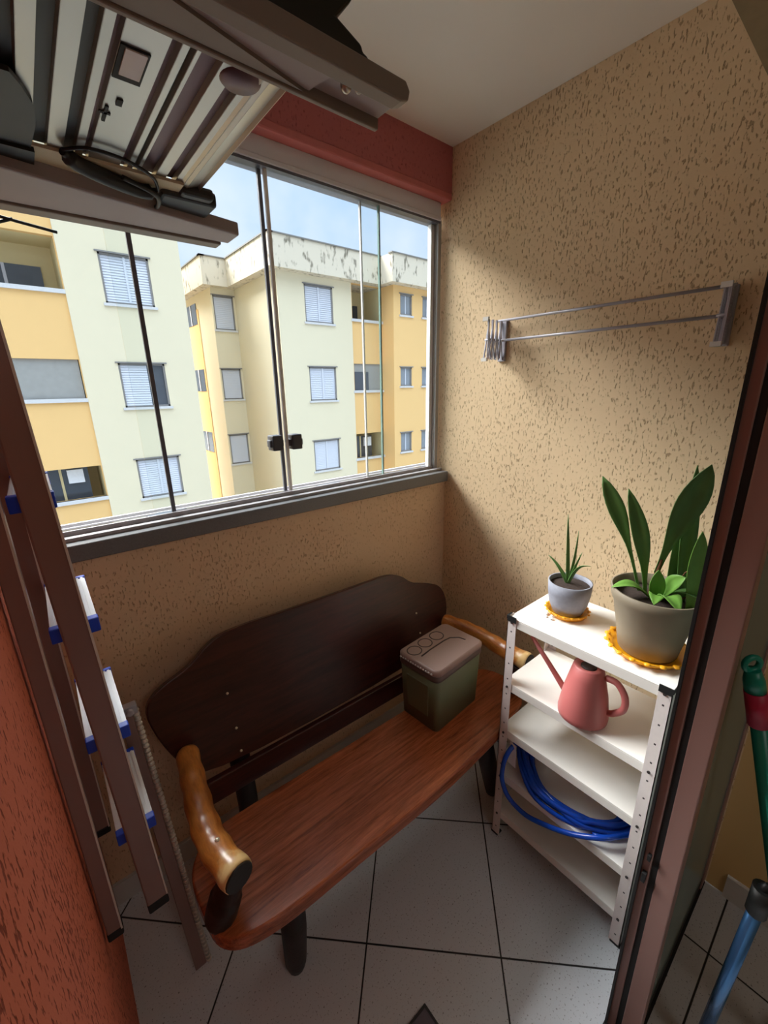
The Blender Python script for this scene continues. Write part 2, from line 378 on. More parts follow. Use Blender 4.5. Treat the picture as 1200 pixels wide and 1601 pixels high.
for i, (x0, x1, y) in enumerate(((-.08,.285,1.354),(.232,.664,1.366),(.676,1.112,1.354),(1.037,1.395,1.366))):
    b = MB(); b.box(x0, x1, y-.003, y+.003, 1.25, 2.24); gp = b.build('glass_pane', M['pane'], w)
    b = MB()
    xe = x1 if i in (0, 1) else (x1 if i == 2 else x0)
    b.box(xe-(.007 if i < 2 else .004), xe+(.004 if i < 2 else .002), y-.0045, y+.0045, 1.25, 2.24); b.build('edge_strip', M['edge'] if i < 2 else M['alu'] if i == 3 else M['greenedge'], gp)
    if i == 2:
        b = MB(); b.box(x0-.004, x0+.006, y-.0045, y+.0045, 1.25, 2.24); b.build('edge_strip', M['aluwhite'], gp)
    if i in (1, 2):
        xc = .640 if i == 1 else .708
        b = MB(); b.box(xc-.019, xc+.019, y-.022, y+.022, 1.398, 1.45); b.box(xc-.026, xc+.026, y-.014, y+.014, 1.41, 1.435)
        b.build('pull_knob', M['knob'], gp, .004)

# ------------------------------------------------------------------ sliding door, leaves pushed to the right
def leaf_door(name, x0, x1, y0, y1, gx):
    d = struct(empty(name, ((x0+x1)/2, (y0+y1)/2, 0)))
    b = MB(); b.box(x0, x0+.045, y0, y1, .012, 2.09); b.build('stile', M['bronze'], d, .002)
    b = MB(); b.box(x1-.045, x1, y0, y1, .012, 2.09); b.build('stile', M['bronze'], d, .002)
    b = MB(); b.box(x0+.045, x1-.045, y0+.004, y1-.004, .012, .06); b.build('bottom_rail', M['black'], d)
    b = MB(); b.box(x0+.045, x1-.045, y0+.004, y1-.004, 2.04, 2.09); b.build('top_rail', M['bronze'], d)
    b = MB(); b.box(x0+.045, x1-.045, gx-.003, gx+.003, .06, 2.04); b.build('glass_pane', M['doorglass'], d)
    return d
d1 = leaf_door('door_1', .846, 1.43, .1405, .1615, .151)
b = MB(); b.box(.838, .846, .1560, .1612, .02, 2.09); b.build('brush_seal', M['black'], d1)
b = MB(); b.box(.836, .846, .1445, .1525, .55, .575); b.box(.837, .846, .143, .149, .615, .63); b.build('latch', M['black'], d1)
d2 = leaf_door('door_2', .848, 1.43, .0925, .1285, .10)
b = MB(); b.box(.850, .87, .1285, .1405, .012, 2.09); b.build('gasket', M['black'], d2)
b = MB(); b.box(XL+.003, XR-.013, .0905, .1635, 0, .010); struct(b.build('trim_3', M['black']))

# ------------------------------------------------------------------ floor drain
t = empty('floor_drain', (.45, .43, 0), 'small square grey metal drain cover set in the balcony floor tiles', 'drain')
b = MB(); b.box(.395, .514, .370, .489, 0, .003); b.build('drain_cover', M['drain'], t, .0015)
b = MB()
for q in ((.395,.514,.483,.489),(.395,.514,.370,.376),(.395,.401,.376,.483),(.508,.514,.376,.483)): b.box(q[0], q[1], q[2], q[3], .003, .005)
b.build('drain_rim', M['galvd'], t)

# ------------------------------------------------------------------ bench
t = empty('garden_bench', (.68, .9, 0), 'rustic dark wooden bench with scalloped backrest and honey log armrests under the window', 'bench')
seat = chaikin([(.20,.66),(.095,.70),(.082,.80),(.085,.90),(.15,.967),(.3,.968),(.7,.955),(1.1,.945),(1.24,.94),(1.30,.88),(1.31,.76),(1.22,.672),(1.05,.664),(.75,.645),(.45,.656)], 3)
b = MB(); b.prism([(p.x, p.y, .405) for p in [Vector((q[0], q[1], 0)) for q in seat]], (0,0,.045)); b.build('seat', M['seat'], t, .006, seg=3)
out = chaikin([(.19,.506),(.135,.59),(.098,.68),(.082,.765),(.125,.805),(.215,.83),(.275,.873),(.34,.892),(.55,.886),(.84,.880),(.985,.882),(1.055,.856),(1.10,.812),(1.18,.79),(1.262,.755),(1.282,.68),(1.25,.60),(1.18,.506)], 2)
b = MB(); b.prism([(p[0], 1.07+.3*(p[1]-.5), p[1]) for p in out], (0, .024, -.007)); bd = b.build('backrest', M['board'], t, .004)
for x, z in ((.30,.715),(.303,.607),(.302,.537),(1.091,.69),(1.09,.607),(1.09,.537)):
    b = MB(); b.ball((x, 1.07+.3*(z-.5)-.001, z), .0042); b.build('screw', M['screw'], bd)
b = MB(); b.hexa([(.15,1.046,.438),(1.23,1.042,.418),(1.23,1.062,.418),(.15,1.066,.438),(.15,1.062,.502),(1.23,1.058,.484),(1.23,1.078,.484),(.15,1.082,.502)]); b.build('back_slat', M['board'], t, .003)
for x in (.305, 1.09):
    b = MB(); b.tube(spline([(x+.01,1.19,.0),(x+.005,1.115,.25),(x,1.112,.45),(x,1.150,.6),(x,1.19,.74)]), .032); b.build('back_post', M['darklog'], t)
for k, (pts, fr) in enumerate((([(.157,1.075,.628),(.143,.97,.632),(.131,.86,.630),(.132,.77,.626),(.150,.682,.624)], (.128,.725)), ([(1.215,1.075,.628),(1.232,.97,.632),(1.236,.86,.630),(1.232,.77,.626),(1.236,.682,.624)], (1.255,.725)))):
    s = spline(pts); r = [.029+.005*(i/len(s))+.0016*math.sin(i*1.1) for i in range(len(s))]
    b = MB(); b.tube(s, r, 18); a = b.build('armrest', M['log'], t)
    tg = (s[-1]-s[-2]).normalized(); b = MB(); b.tube([s[-1]-tg*.001, s[-1]+tg*.004], [r[-1]*.97, r[-1]*.93], 18); b.build('cut_end', M['darklog'], a)  # end face takes the dark log colour in place of the shade on it
    b = MB(); b.ball((pts[3][0]+.004, pts[3][1]-.01, pts[3][2]+.031), .006); b.build('screw', M['screw'], a)
    b = MB(); b.tube(spline([(fr[0]-.012 if k == 0 else fr[0]+.012, fr[1]+.03, .45),(fr[0], fr[1]+.01,.52),(pts[-1][0]-.004, pts[-1][1]+.03,.605)]), [.036]*9+[.03]*8, 14); b.build('arm_post', M['darklog'], t)
for a_, c_ in (((.275,.735,.408),(.287,.785,0)), ((1.03,.72,.408),(1.165,.752,0))):
    b = MB(); b.tube([a_, Vector(a_).lerp(Vector(c_), .5)+Vector((0,-.004,0)), Vector(c_)+Vector((0,0,.03)), c_], [.033,.034,.031,.024], 14); b.build('leg', M['darklog'], t)

# ------------------------------------------------------------------ cooler box
t = empty('cooler_box', (1.0, .88, .451), 'olive green cooler box with a mauve brown cup-holder lid standing on the bench', 'cooler')
R4 = Matrix.Translation((.986, .886, 0)) @ Matrix.Rotation(math.radians(4), 4, 'Z')
def rrect(hx, hy, r, z, n=5):
    P = []
    for cx, cy, a0 in ((hx-r,hy-r,0),(-hx+r,hy-r,90),(-hx+r,-hy+r,180),(hx-r,-hy+r,270)):
        for k in range(n+1):
            a = math.radians(a0+90*k/n); P.append(R4 @ Vector((cx+r*math.cos(a), cy+r*math.sin(a), z)))
    return P
def loft(b, rings, cap=True):
    V = [[b.bm.verts.new(p) for p in r] for r in rings]; n = len(V[0])
    for A, B in zip(V, V[1:]):
        for k in range(n):
            f = b.bm.faces.new([A[k], A[(k+1) % n], B[(k+1) % n], B[k]]); f.smooth = True
    if cap: b.bm.faces.new(V[0][::-1]); b.bm.faces.new(V[-1])
b = MB(); loft(b, [rrect(.122,.082,.018,.451), rrect(.130,.089,.02,.675)]); bo = b.build('body', M['coolbody'], t)
for sgn in (-1, 1):
    b = MB(); b.hexa([R4 @ Vector(p) for p in ((sgn*.1245-.002,-.045,.50),(sgn*.1245+.002,-.045,.50),(sgn*.1245+.002,.045,.50),(sgn*.1245-.002,.045,.50),(sgn*.130-.002,-.05,.63),(sgn*.130+.002,-.05,.63),(sgn*.130+.002,.05,.63),(sgn*.130-.002,.05,.63))]); b.build('side_panel', M['coolbody'], bo, .001)
b = MB(); loft(b, [rrect(.132,.091,.022,.682), rrect(.134,.093,.024,.686), rrect(.134,.093,.024,.698), rrect(.127,.086,.022,.704)]); li = b.build('lid', M['coollid'], t)
b = MB(); loft(b, [rrect(.1325,.0915,.022,.660), rrect(.1335,.0925,.022,.664), rrect(.1335,.0925,.022,.672), rrect(.131,.09,.022,.675), rrect(.131,.09,.022,.683)]); b.build('lid_skirt', M['skirtb'], li)
for cx, cy in ((-.092,.048),(-.03,.052),(.035,.052)):
    b = MB(); b.tube([R4 @ Vector((cx+.027*math.cos(a), cy+.025*math.sin(a), .7035)) for a in [2*math.pi*k/24 for k in range(24)]], .0022, 6, True); b.build('cup_holder_rim', M['coolgroove'], li)
b = MB(); b.tube([R4 @ Vector(p) for p in ((-.10,.008,.7035),(-.05,.012,.7035),(.03,.012,.7035),(.06,.008,.7035),(.085,-.015,.7035),(.09,-.04,.7035))], .003, 6); b.build('handle_groove', M['coolgroove'], li)
b = MB()
for k in range(13): b.tube([R4 @ Vector((-.1355, -.07+k*.0117, .690)), R4 @ Vector((-.1355, -.064+k*.0117, .690))], .003, 6)
b.build('lid_latch_beads', M['rodwhite'], li)

# ------------------------------------------------------------------ shelf unit
t = empty('shelf_unit', (1.17, .42, 0), 'white five tier steel shelf unit standing against the tan right wall', 'shelf')
X0, X1, Y0, Y1 = 1.035, 1.315, .203, .655
for z in (.905, .668, .482, .292, .118):
    b = MB(); b.box(X0+.002, X1-.002, Y0+.002, Y1-.002, z-.004, z)
    b.box(X0+.002, X0+.005, Y0+.002, Y1-.002, z-.030, z-.004); b.box(X1-.005, X1-.002, Y0+.002, Y1-.002, z-.030, z-.004)
    b.box(X0+.002, X1-.002, Y0+.002, Y0+.005, z-.030, z-.004); b.box(X0+.002, X1-.002, Y1-.005, Y1-.002, z-.030, z-.004)
    b.build('shelf', M['steelwhite'], t, .001)
for x, y, sx, sy in ((X0,Y0,1,1),(X0,Y1,1,-1),(X1,Y0,-1,1),(X1,Y1,-1,-1)):
    b = MB()
    xa, xb = sorted((x, x+sx*.030)); ya, yb = sorted((y, y+sy*.0022)); b.box(xa, xb, ya, yb, .004, .908)
    xa, xb = sorted((x, x+sx*.0022)); ya, yb = sorted((y, y+sy*.030)); b.box(xa, xb, ya, yb, .004, .908)
    po = b.build('post', M['lip'], t)
    for z in (.89, .653, .467, .277, .103):
        b = MB(); b.tube([(x-sx*.003, y+sy*.016, z), (x, y+sy*.016, z)], .0038, 10); b.build('bolt', M['hole'], po)
    b = MB(); xa, xb = sorted((x-sx*.002, x+sx*.024)); ya, yb = sorted((y-sy*.002, y+sy*.026)); b.box(xa, xb, ya, yb, 0, .006); b.build('foot', M['black'], po)
    b = MB(); b.box(x-sx*.003 if sx > 0 else x, x if sx > 0 else x+.003, min(y, y+sy*.03), max(y, y+sy*.03), .893, .912); b.box(min(x-sx*.003, x+sx*.022), max(x-sx*.003, x+sx*.022), min(y-sy*.002, y), max(y-sy*.002, y), .900, .912); b.build('corner_cap', M['black'], po)

# ------------------------------------------------------------------ saucers and potted plants
def saucer(c, r, label):
    b = MB(); b.lathe([(0,.001),(r*.86,.001),(r,.018),(r*.975,.019),(r*.84,.005),(0,.005)], c, 40)
    for k in range(18):
        a = 2*math.pi*k/18; b.ball((c[0]+r*.985*math.cos(a), c[1]+r*.985*math.sin(a), c[2]+.0165), r*.085, (1,1,.5))
    return tag(b.build('plant_saucer', M['saucer']), label, 'saucer', 'yellow saucers under the plant pots')
saucer((1.165,.308,.905), .098, 'larger yellow saucer under the big taupe plant pot')
saucer((1.190,.545,.905), .064, 'smaller yellow saucer under the little grey plant pot')
def leaf(name, parent, base_, tip, width, m, bend=(0,0,0), peak=.6, stalk=.25, face=(-.8,-.5,.2), n=14, pw=2):
    A, B = Vector(base_), Vector(tip); d = B-A; nrm = Vector(face); nrm = (nrm-d.normalized()*nrm.dot(d.normalized())).normalized(); side = d.normalized().cross(nrm)
    rows = []
    for i in range(n+1):
        s = i/n; p = A+d*s+Vector(bend)*math.sin(math.pi*s)
        if s < peak: wd = stalk+(1-stalk)*(math.sin(math.pi/2*max(0, s)/peak)**pw)
        else: wd = math.cos(math.pi/2*(s-peak)/(1-peak))**.75
        wd = max(wd, .02)*width/2
        rows.append([p-side*wd+nrm*wd*.35, p-side*wd*.5+nrm*wd*.1, p, p+side*wd*.5+nrm*wd*.1, p+side*wd+nrm*wd*.35])
    b = MB(); b.sheet(rows); return b.build(name, m, parent, solid=.0016)
t = empty('potted_plant', (1.165,.308,.911), 'tall broad-leaved green plant in a taupe pot at the near end of the top shelf', 'plant')
c = (1.165,.308,.911)
b = MB(); b.lathe([(0,0),(.066,0),(.070,.004),(.082,.07),(.096,.135),(.103,.150),(.106,.176),(.1015,.177),(.098,.150),(.095,.148)], c, 48); b.build('pot', M['potolive'], t)
b = MB(); b.lathe([(.097,.148),(.07,.152),(.035,.156),(0,.155)], c, 40); b.build('soil', M['soil'], t)
PX = 1.17
for bs, tp, wd, mk, kw in (
    ((1.17,.349,1.06),(1.165,.481,1.361),.042,'leaf',dict(bend=(0,-.012,0),peak=.74,stalk=.16,pw=7)),
    ((1.17,.335,1.06),(1.165,.412,1.338),.040,'leaf',dict(bend=(0,-.012,0.0),peak=.60,stalk=.22,pw=3)),
    ((1.17,.318,1.13),(1.155,.246,1.423),.062,'leaf',dict(bend=(0,.006,0),peak=.70,stalk=.2,pw=3)),
    ((1.19,.262,1.06),(1.21,.285,1.410),.036,'leaf',dict(peak=.5,stalk=.6)),
    ((1.20,.290,1.06),(1.22,.284,1.290),.040,'leaf',dict(peak=.6,stalk=.6)),
    ((1.16,.232,1.06),(1.15,.236,1.268),.040,'leafl',dict(peak=.55,stalk=.5)),
    ((1.15,.315,1.062),(1.09,.390,1.088),.042,'leafl',dict(face=(0,0,1),bend=(0,0,.02),peak=.5,stalk=.5)),
    ((1.15,.300,1.062),(1.09,.235,1.080),.044,'leafl',dict(face=(0,0,1),bend=(0,0,.025),peak=.5,stalk=.5)),
    ((1.15,.305,1.062),(1.14,.306,1.150),.036,'leafl',dict(peak=.5,stalk=.7)),
    ((1.16,.300,1.062),(1.14,.248,1.150),.040,'leafl',dict(bend=(0,0,.012),peak=.55,stalk=.5,face=(-.5,-.2,.8))),
    ((1.15,.300,1.062),(1.075,.285,1.085),.036,'leafl',dict(face=(0,0,1),bend=(0,0,.02),peak=.5,stalk=.5)),
    ((1.17,.300,1.062),(1.15,.205,1.100),.036,'leaf',dict(face=(0,0,1),bend=(0,0,.02),peak=.5,stalk=.5))):
    leaf('leaf', t, bs, tp, wd, M[mk], **kw)
b = MB(); b.tube([(1.172,.326,1.055),(1.170,.318,1.12),(1.168,.312,1.17)], [.006,.0055,.004], 8); lab(b.build('stalk', M['stemb'], t), 'brown woody stalk')
for p in (((1.18,.285,1.06),(1.17,.258,1.15),(1.17,.205,1.21)), ((1.18,.27,1.06),(1.17,.235,1.10),(1.17,.20,1.115))):
    b = MB(); b.tube(p, .0018, 6); b.build('twig', M['stemb'], t)
t = empty('potted_plant', (1.19,.545,.911), 'small spiky succulent in a rounded grey pot at the far end of the top shelf', 'plant')
c = (1.19,.545,.911)
b = MB(); b.lathe([(0,0),(.036,0),(.044,.004),(.056,.035),(.062,.070),(.064,.106),(.060,.106),(.058,.092)], c, 40); b.build('pot', M['potgrey'], t)
b = MB(); b.lathe([(.0595,.092),(.03,.096),(0,.097)], c, 32); b.build('soil', M['soil'], t)
for tp, bend, wd in (((1.195,.578,1.225),(0,0,0),.011),((1.205,.545,1.178),(0,-.004,0),.008),((1.185,.622,1.082),(0,0,.012),.010),((1.18,.488,1.088),(0,.005,.022),.009),((1.19,.52,1.12),(0,0,.005),.008),((1.20,.60,1.05),(0,0,.012),.008)):
    leaf('leaf', t, (1.19,.552,1.003), tp, wd, M['leaf'], bend=bend, peak=.15, stalk=.9, n=8)
b = MB()
for k in range(9): b.ball((1.128+random.uniform(-.014,.014), .575+random.uniform(-.02,.02), .909), random.uniform(.004,.007), (1,1.4,.5))
tag(b.build('paper_scrap', M['tagw']), 'small white crumpled scrap on the top shelf beside the little grey pot', 'paper')

# ------------------------------------------------------------------ watering can
t = empty('watering_can', (1.085,.41,.668), 'dusty pink watering can with a long thin spout on the second shelf', 'watering can')
c = (1.080,.414,.6685)
b = MB(); b.lathe([(0,0),(.060,0),(.067,.006),(.068,.02),(.060,.08),(.047,.14),(.040,.170),(.037,.172),(.024,.169),(.0205,.166),(.0205,.150),(0,.145)], c, 44); b.build('body', M['can'], t)
b = MB(); b.lathe([(0,0),(.0205,.0),(.0205,.002),(0,.002)], (c[0],c[1],c[2]+.1665), 24); b.build('opening', M['coolgroove'], t)
b = MB(); b.tube([(1.085,.452,.705),(1.082,.470,.716),(1.079,.53,.782),(1.076,.592,.848)], [.013,.0095,.0075,.006], 14); b.build('spout', M['can'], t)
b = MB(); b.tube(spline([(1.085,.366,.822),(1.080,.335,.824),(1.078,.312,.795),(1.080,.312,.755),(1.084,.335,.725),(1.086,.350,.715)]), .009, 12); b.build('handle', M['can'], t)

# ------------------------------------------------------------------ hose
t = empty('garden_hose', (1.15,.43,.295), 'coiled bright blue garden hose lying on the fourth shelf', 'hose')
b = MB(); pts = []
turns, n = 8, 48
slot = [(0,.300),(.016,.300),(.032,.3005),(.047,.301),(.008,.3125),(.024,.313),(.039,.313),(.016,.325),(.016,.325)]
for i in range(turns*n):
    a = 2*math.pi*i/n; k, fr_ = divmod(i/n, 1); k = int(k)
    w_ = max(0, (fr_-.8)/.2); w_ = w_*w_*(3-2*w_)
    off = slot[k][0]*(1-w_)+slot[k+1][0]*w_; zz = slot[k][1]*(1-w_)+slot[k+1][1]*w_
    off += .004*math.sin(2*a+k*1.9)
    y = .445+(.198-off)*math.cos(a+2.2); x = 1.180-(.150-off)*math.sin(a+2.2)
    x = min(x, 1.296); zz += max(0, y-.52)*.55+.003*math.sin(3*a+k)
    pts.append((x, y, min(zz, .44)))
b.tube(pts, .0072, 8); b.build('coil', M['hose'], t)
b = MB(); b.tube(spline([(1.12,.60,.415),(1.06,.606,.425),(1.024,.612,.40),(1.018,.620,.345),(1.018,.618,.284),(1.018,.588,.236),(1.018,.525,.222),(1.018,.458,.245),(1.020,.377,.288),(1.05,.30,.325),(1.12,.25,.33)], 10), .0078, 10); lab(b.build('loose_loop', M['hose'], t), 'single loop drooping over the shelf edge')
b = MB(); b.hexa([(1.044,.590,.345),(1.048,.622,.345),(1.050,.622,.345),(1.046,.590,.345),(1.044,.594,.435),(1.048,.618,.435),(1.050,.618,.435),(1.046,.594,.435)]); lab(b.build('tag', M['tagw'], t), 'white paper tag')

# ------------------------------------------------------------------ wall clothes airer
t = empty('clothes_airer', (1.43,.68,1.77), 'grey concertina clothes airer with thin rods fixed on the tan right wall', 'clothes airer')
for y, xs, nm in ((1.02,(1.428,1.404,1.380,1.356,1.332),0), (.34,(1.428,1.416,1.404,1.392),1)):
    b = MB(); b.box(1.430,1.44,y-.016,y+.016,1.69,1.835); b.build('wall_plate', M['dryer'], t, .002)
    b = MB()
    for i in range(len(xs)-1):
        za, zb = (1.695,1.83)
        b.bar((xs[i],y-.006,za),(xs[i+1],y-.006,zb),.006,.003); b.bar((xs[i],y+.006,zb),(xs[i+1],y+.006,za),.006,.003)
        b.tube([((xs[i]+xs[i+1])/2,y-.012,1.7625),((xs[i]+xs[i+1])/2,y+.012,1.7625)],.004,8)
    for x in xs[1:]:
        b.box(x-.003,x+.003,y-.012,y-.009,1.70,1.83)
    b.build('scissor_arm', M['dryer'], t)
    b = MB(); b.box(xs[-1]-.008,xs[-1],y-.012,y+.012,1.688,1.70); b.build('end_clip', M['dryerw'], t)
    b = MB(); b.box(xs[-1]-.008,xs[-1],y-.012,y+.012,1.825,1.838); b.build('end_clip', M['dryerw'], t)
for x, z in ((1.412,1.831),(1.412,1.7625)):
    b = MB(); b.tube([(x,1.035,z),(x,.325,z)], .0045, 10); b.build('rod', M['dryer'], t)

# ------------------------------------------------------------------ step ladder hung folded on the left wall
t = empty('step_ladder', (-.03,.93,.53), 'folded aluminium step ladder with white treads and blue end caps against the terracotta wall', 'ladder')
def sx(z): return .011-.031*(z-.53)
ZT = 1.90
for y in (.80, 1.062):
    b = MB(); b.bar((sx(.55),y+.0125,.55),(sx(ZT),y+.0125,ZT),.039,.025)
    st = b.build('stile', M['ladder'], t, .003)
    b = MB(); xx = sx(.55)+.0185
    b.bar((xx,y-.002,.56),(sx(ZT)+.0185,y-.002,ZT),.003,.004); b.build('stile_edge', M['rodwhite'], st)
    b = MB(); b.bar((sx(.53),y+.0125,.531),(sx(.555),y+.0125,.556),.040,.028); b.build('rubber_foot', M['black'], st, .003)
for y, cx, wd in ((.80,-.0695,.026), (1.062,-.060,.030)):
    b = MB(); b.bar((cx,y+.014,.55),(cx,y+.014,ZT-.03),wd,.028); rl = b.build('rear_leg', M['ladder'], t, .002)
    b = MB(); b.bar((cx+wd/2-.001,y-.001,.55),(cx+wd/2-.001,y-.001,ZT-.03),.003,.004); b.build('leg_edge', M['rodwhite'], rl)
    b = MB(); b.bar((cx,y+.014,.53),(cx,y+.014,.552),wd+.002,.03); b.build('rubber_foot', M['black'], rl, .003)
for k, z in enumerate((.745,.985,1.222,1.452,1.685)):
    cx = sx(z)-.003; wr_ = (.037,.037,.037,.026,.010)[k]
    b = MB(); b.box(cx-.030,cx+wr_,.842,1.050,z-.02,z-.002)
    for q in range(8 if k < 3 else 4): b.box(cx-.028+q*.0082,cx-.028+q*.0082+.0048,.842,1.050,z-.002,z)
    tr = b.build('tread', M['tread'], t)
    for y0, y1 in ((.826,.843),(1.049,1.061)):
        b = MB(); b.box(cx-.0315,cx+wr_+.0015,y0,y1,z-.026,z+.001); b.build('end_cap', M['bluecap'], tr, .002)
b = MB(); b.box(-.072,-.056,.828,1.062,1.818,1.834); b.build('cross_bar', M['ladder'], t)
b = MB(); b.tube(spline([(-.088,.93,1.815),(-.065,.93,1.812),(-.045,.93,1.815),(-.036,.93,1.826)]), .005, 8); tag(b.build('wall_hook', M['rodwhite']), 'metal wall hook carrying the folded step ladder', 'hook')

# slim folded frame between ladder and bench
t = empty('folded_rack', (.08,.965,0), 'slim folded metal rack standing on the floor between the step ladder and the bench', 'rack')
b = MB(); b.bar((.074,.965,.0),(.0405,1.10,.822),.030,.012); b.build('rail', M['ladder'], t, .002)
b = MB()
P0, P1 = Vector((.096,.962,.0)), Vector((.0625,1.097,.826))
b.tube([P0, P1], .006, 8)
for k in range(62):
    q = P0.lerp(P1, (k+.5)/62); b.tube([q-Vector((0,0,.003)), q+Vector((0,0,.003))], .0078, 8)
b.build('ribbed_edge', M['rodwhite'], t)
b = MB(); b.box(.032,.068,1.088,1.112,.812,.838); b.tube([(.05,1.078,.825),(.05,1.118,.825)], .009, 10); b.build('hinge_bracket', M['dryer'], t, .003)

# ------------------------------------------------------------------ overhead unit
t = empty('overhead_unit', (.18,.79,1.95), 'dark grey overhead unit with bare ribbed metal underside hung above the window side', 'appliance')
# near rail: outer bar, underside tray, inner web
b = MB(); b.prism([(-.08,.490,1.951),(.444,.490,1.951),(.456,.490,1.955),(.459,.490,1.966),(.452,.490,1.975),(-.08,.490,1.975)], (0,.022,0)); b.build('near_rail', M['dkplastic'], t, .002)
b = MB(); b.box(-.08,.455,.512,.552,1.960,1.975); nr = b.build('rail_tray', M['mvplastic'], t, .002)
b = MB(); b.box(-.08,.456,.552,.560,1.948,1.975); b.build('tray_lip', M['dkplastic'], nr, .002)
b = MB(); b.prism([(-.08,.512,1.9595),(.17,.512,1.9595),(.335,.550,1.9595),(-.08,.550,1.9595)], (0,0,-.0095)); b.build('cover_wedge', M['dkplastic'], nr)
b = MB(); b.prism([(.175,.5125,1.9598),(.350,.5125,1.9598),(.344,.550,1.9598),(.338,.550,1.9598)], (0,0,-.006)); b.build('cover_wedge', M['mvplastic'], nr)
b = MB(); b.ball((.378,.519,1.956), .007); b.build('screw', M['galv'], nr)
b = MB(); b.ball((.395,.516,1.957), .0045); b.build('screw', M['galv'], nr)
# ribbed metal plate
prof = []
ribs = [(-.06,.126),(.085,.016),(.123,.013),(.1485,.006),(.2005,.0085),(.219,.005),(.231,.022),(.272,.014)]
b = MB()
def zr(x):
    for x0, w_ in ribs:
        if x0 <= x <= x0+w_: return 1.979
    return 1.968
xs_ = [-.07]
for x0, w_ in ribs: xs_ += [x0-.0015, x0, x0+w_, x0+w_+.0015]
xs_ += [.296, .300, .304, .309, .330, .333]
for i in range(len(xs_)-1):
    a_, c_ = xs_[i], xs_[i+1]
    za, zb = (1.979 if any(abs(a_-r0) < 1e-6 or abs(a_-r0-w_) < 1e-6 for r0, w_ in ribs) else 1.968), (1.979 if any(abs(c_-r0) < 1e-6 or abs(c_-r0-w_) < 1e-6 for r0, w_ in ribs) else 1.968)
    if c_ in (.300, .309): zb = 1.965
    if a_ in (.300, .309): za = 1.965
    if c_ == .330: zb = 1.972
    if a_ == .330: za = 1.972
    if c_ == .333: zb = 1.966
    b.face([(a_,.562,za),(c_,.562,zb),(c_,.945,zb),(a_,.945,za)])
pl = b.build('metal_plate', M['galv'], t, solid=.001)
for x0, w_ in ribs:
    b = MB(); b.box(x0, x0+w_, .563, .944, 1.9765, 1.9775); b.build('rib_strip', M['galvd'] if x0 < .13 or x0 == .219 else M['rib'], pl)
b = MB(); b.box(.156,.186,.628,.692,1.9655,1.9672); b.build('vent_rim', M['black'], pl)
b = MB(); b.box(.161,.183,.630,.680,1.9640,1.9656); lab(b.build('white_sticker', M['tagw'], pl), 'white square patch with dark rim')
b = MB(); b.lathe([(0,0),(.022,0),(.025,.003)], (.282,.608,1.9645), 24); b.build('round_boss', M['rib'], pl)
b = MB(); b.box(.158,.162,.76,.80,1.9655,1.9672); b.box(.168,.175,.735,.75,1.9655,1.9672); b.box(.152,.166,.775,.780,1.9655,1.9672); b.build('slot', M['black'], pl)
# side casing on the left and stop behind
b = MB(); b.box(-.088,-.06,.56,1.0,1.95,1.99); b.build('wall_bracket', M['blackp'], t)
b = MB(); b.prism([(.060,.745,1.960),(.070,.765,1.960),(.082,.80,1.960),(.086,.86,1.960),(.080,.945,1.960),(.02,.945,1.960),(.03,.745,1.960)], (0,0,.006)); b.build('side_casing', M['galvd'], t)
b = MB(); b.box(-.088,.085,.93,1.0,1.955,1.99); b.build('side_casing', M['blackp'], t)
# far side: insulation, cable bundle, rail
b = MB(); b.tube(spline([(.118,.903,1.958),(.15,.880,1.960),(.20,.885,1.960),(.245,.915,1.958),(.262,.955,1.954)]), .0028, 8); b.build('wire', M['cable'], t)
b = MB(); b.box(.070,.30,.925,1.04,1.962,1.967); b.build('insulation_board', M['pcb'], t)
b = MB(); b.tube(spline([(.118,.905,1.957),(.14,.925,1.952),(.19,.948,1.950),(.235,.965,1.951),(.262,.960,1.953)]), [.006]*4+[.012]*25+[.007]*4, 10); b.build('cable_bundle', M['cable'], t)
b = MB(); b.box(.270,.372,.960,1.075,1.952,1.978); b.box(.30,.36,.94,.965,1.955,1.975); b.build('corner_block', M['galvd'], t, .006)
b = MB(); b.tube(spline([(.20,.925,1.95),(.255,.95,1.945),(.27,1.0,1.945),(.262,1.04,1.95)]), .004, 8); b.ball((.272,1.03,1.95), .014, (1,1,.7)); b.build('wire', M['cable'], t)
b = MB(); b.hexa([(-.088,.945,1.938),(.448,1.045,1.938),(.448,1.115,1.938),(-.088,1.125,1.938),(-.088,.945,1.965),(.448,1.045,1.965),(.448,1.115,1.965),(-.088,1.125,1.965)]); fr = b.build('far_rail', M['mvplastic'], t, .004)
b = MB(); b.hexa([(-.088,1.125,1.934),(.432,1.118,1.934),(.432,1.155,1.934),(-.088,1.165,1.934),(-.088,1.125,1.956),(.432,1.118,1.956),(.432,1.155,1.956),(-.088,1.165,1.956)]); b.build('rail_flange', M['dkplastic'], fr, .003)
b = MB(); b.prism([(-.08,.50,1.977),(.402,.50,1.977),(.400,.50,1.984),(.392,.50,1.986),(.390,.50,1.992),(.356,.50,2.004),(.375,.50,2.024),(.40,.50,2.06),(.40,.50,2.16),(-.08,.50,2.16)], (0,.055,0)); b.build('top_casing', M['blackp'], t, .004)
b = MB(); b.box(-.088,.20,.56,.93,1.985,2.10); b.box(-.088,.10,.62,.78,2.10,2.30); b.build('wall_arm', M['blackp'], t)
b = MB(); b.tube([(.0,1.19,1.935),(.055,1.20,1.93),(.12,1.21,1.925)], .003, 6); b.tube([(-.02,1.19,1.90),(.05,1.20,1.933)], .003, 6); b.tube([(.02,1.12,1.937),(.02,1.195,1.932)], .003, 6); b.build('wire', M['cable'], t)

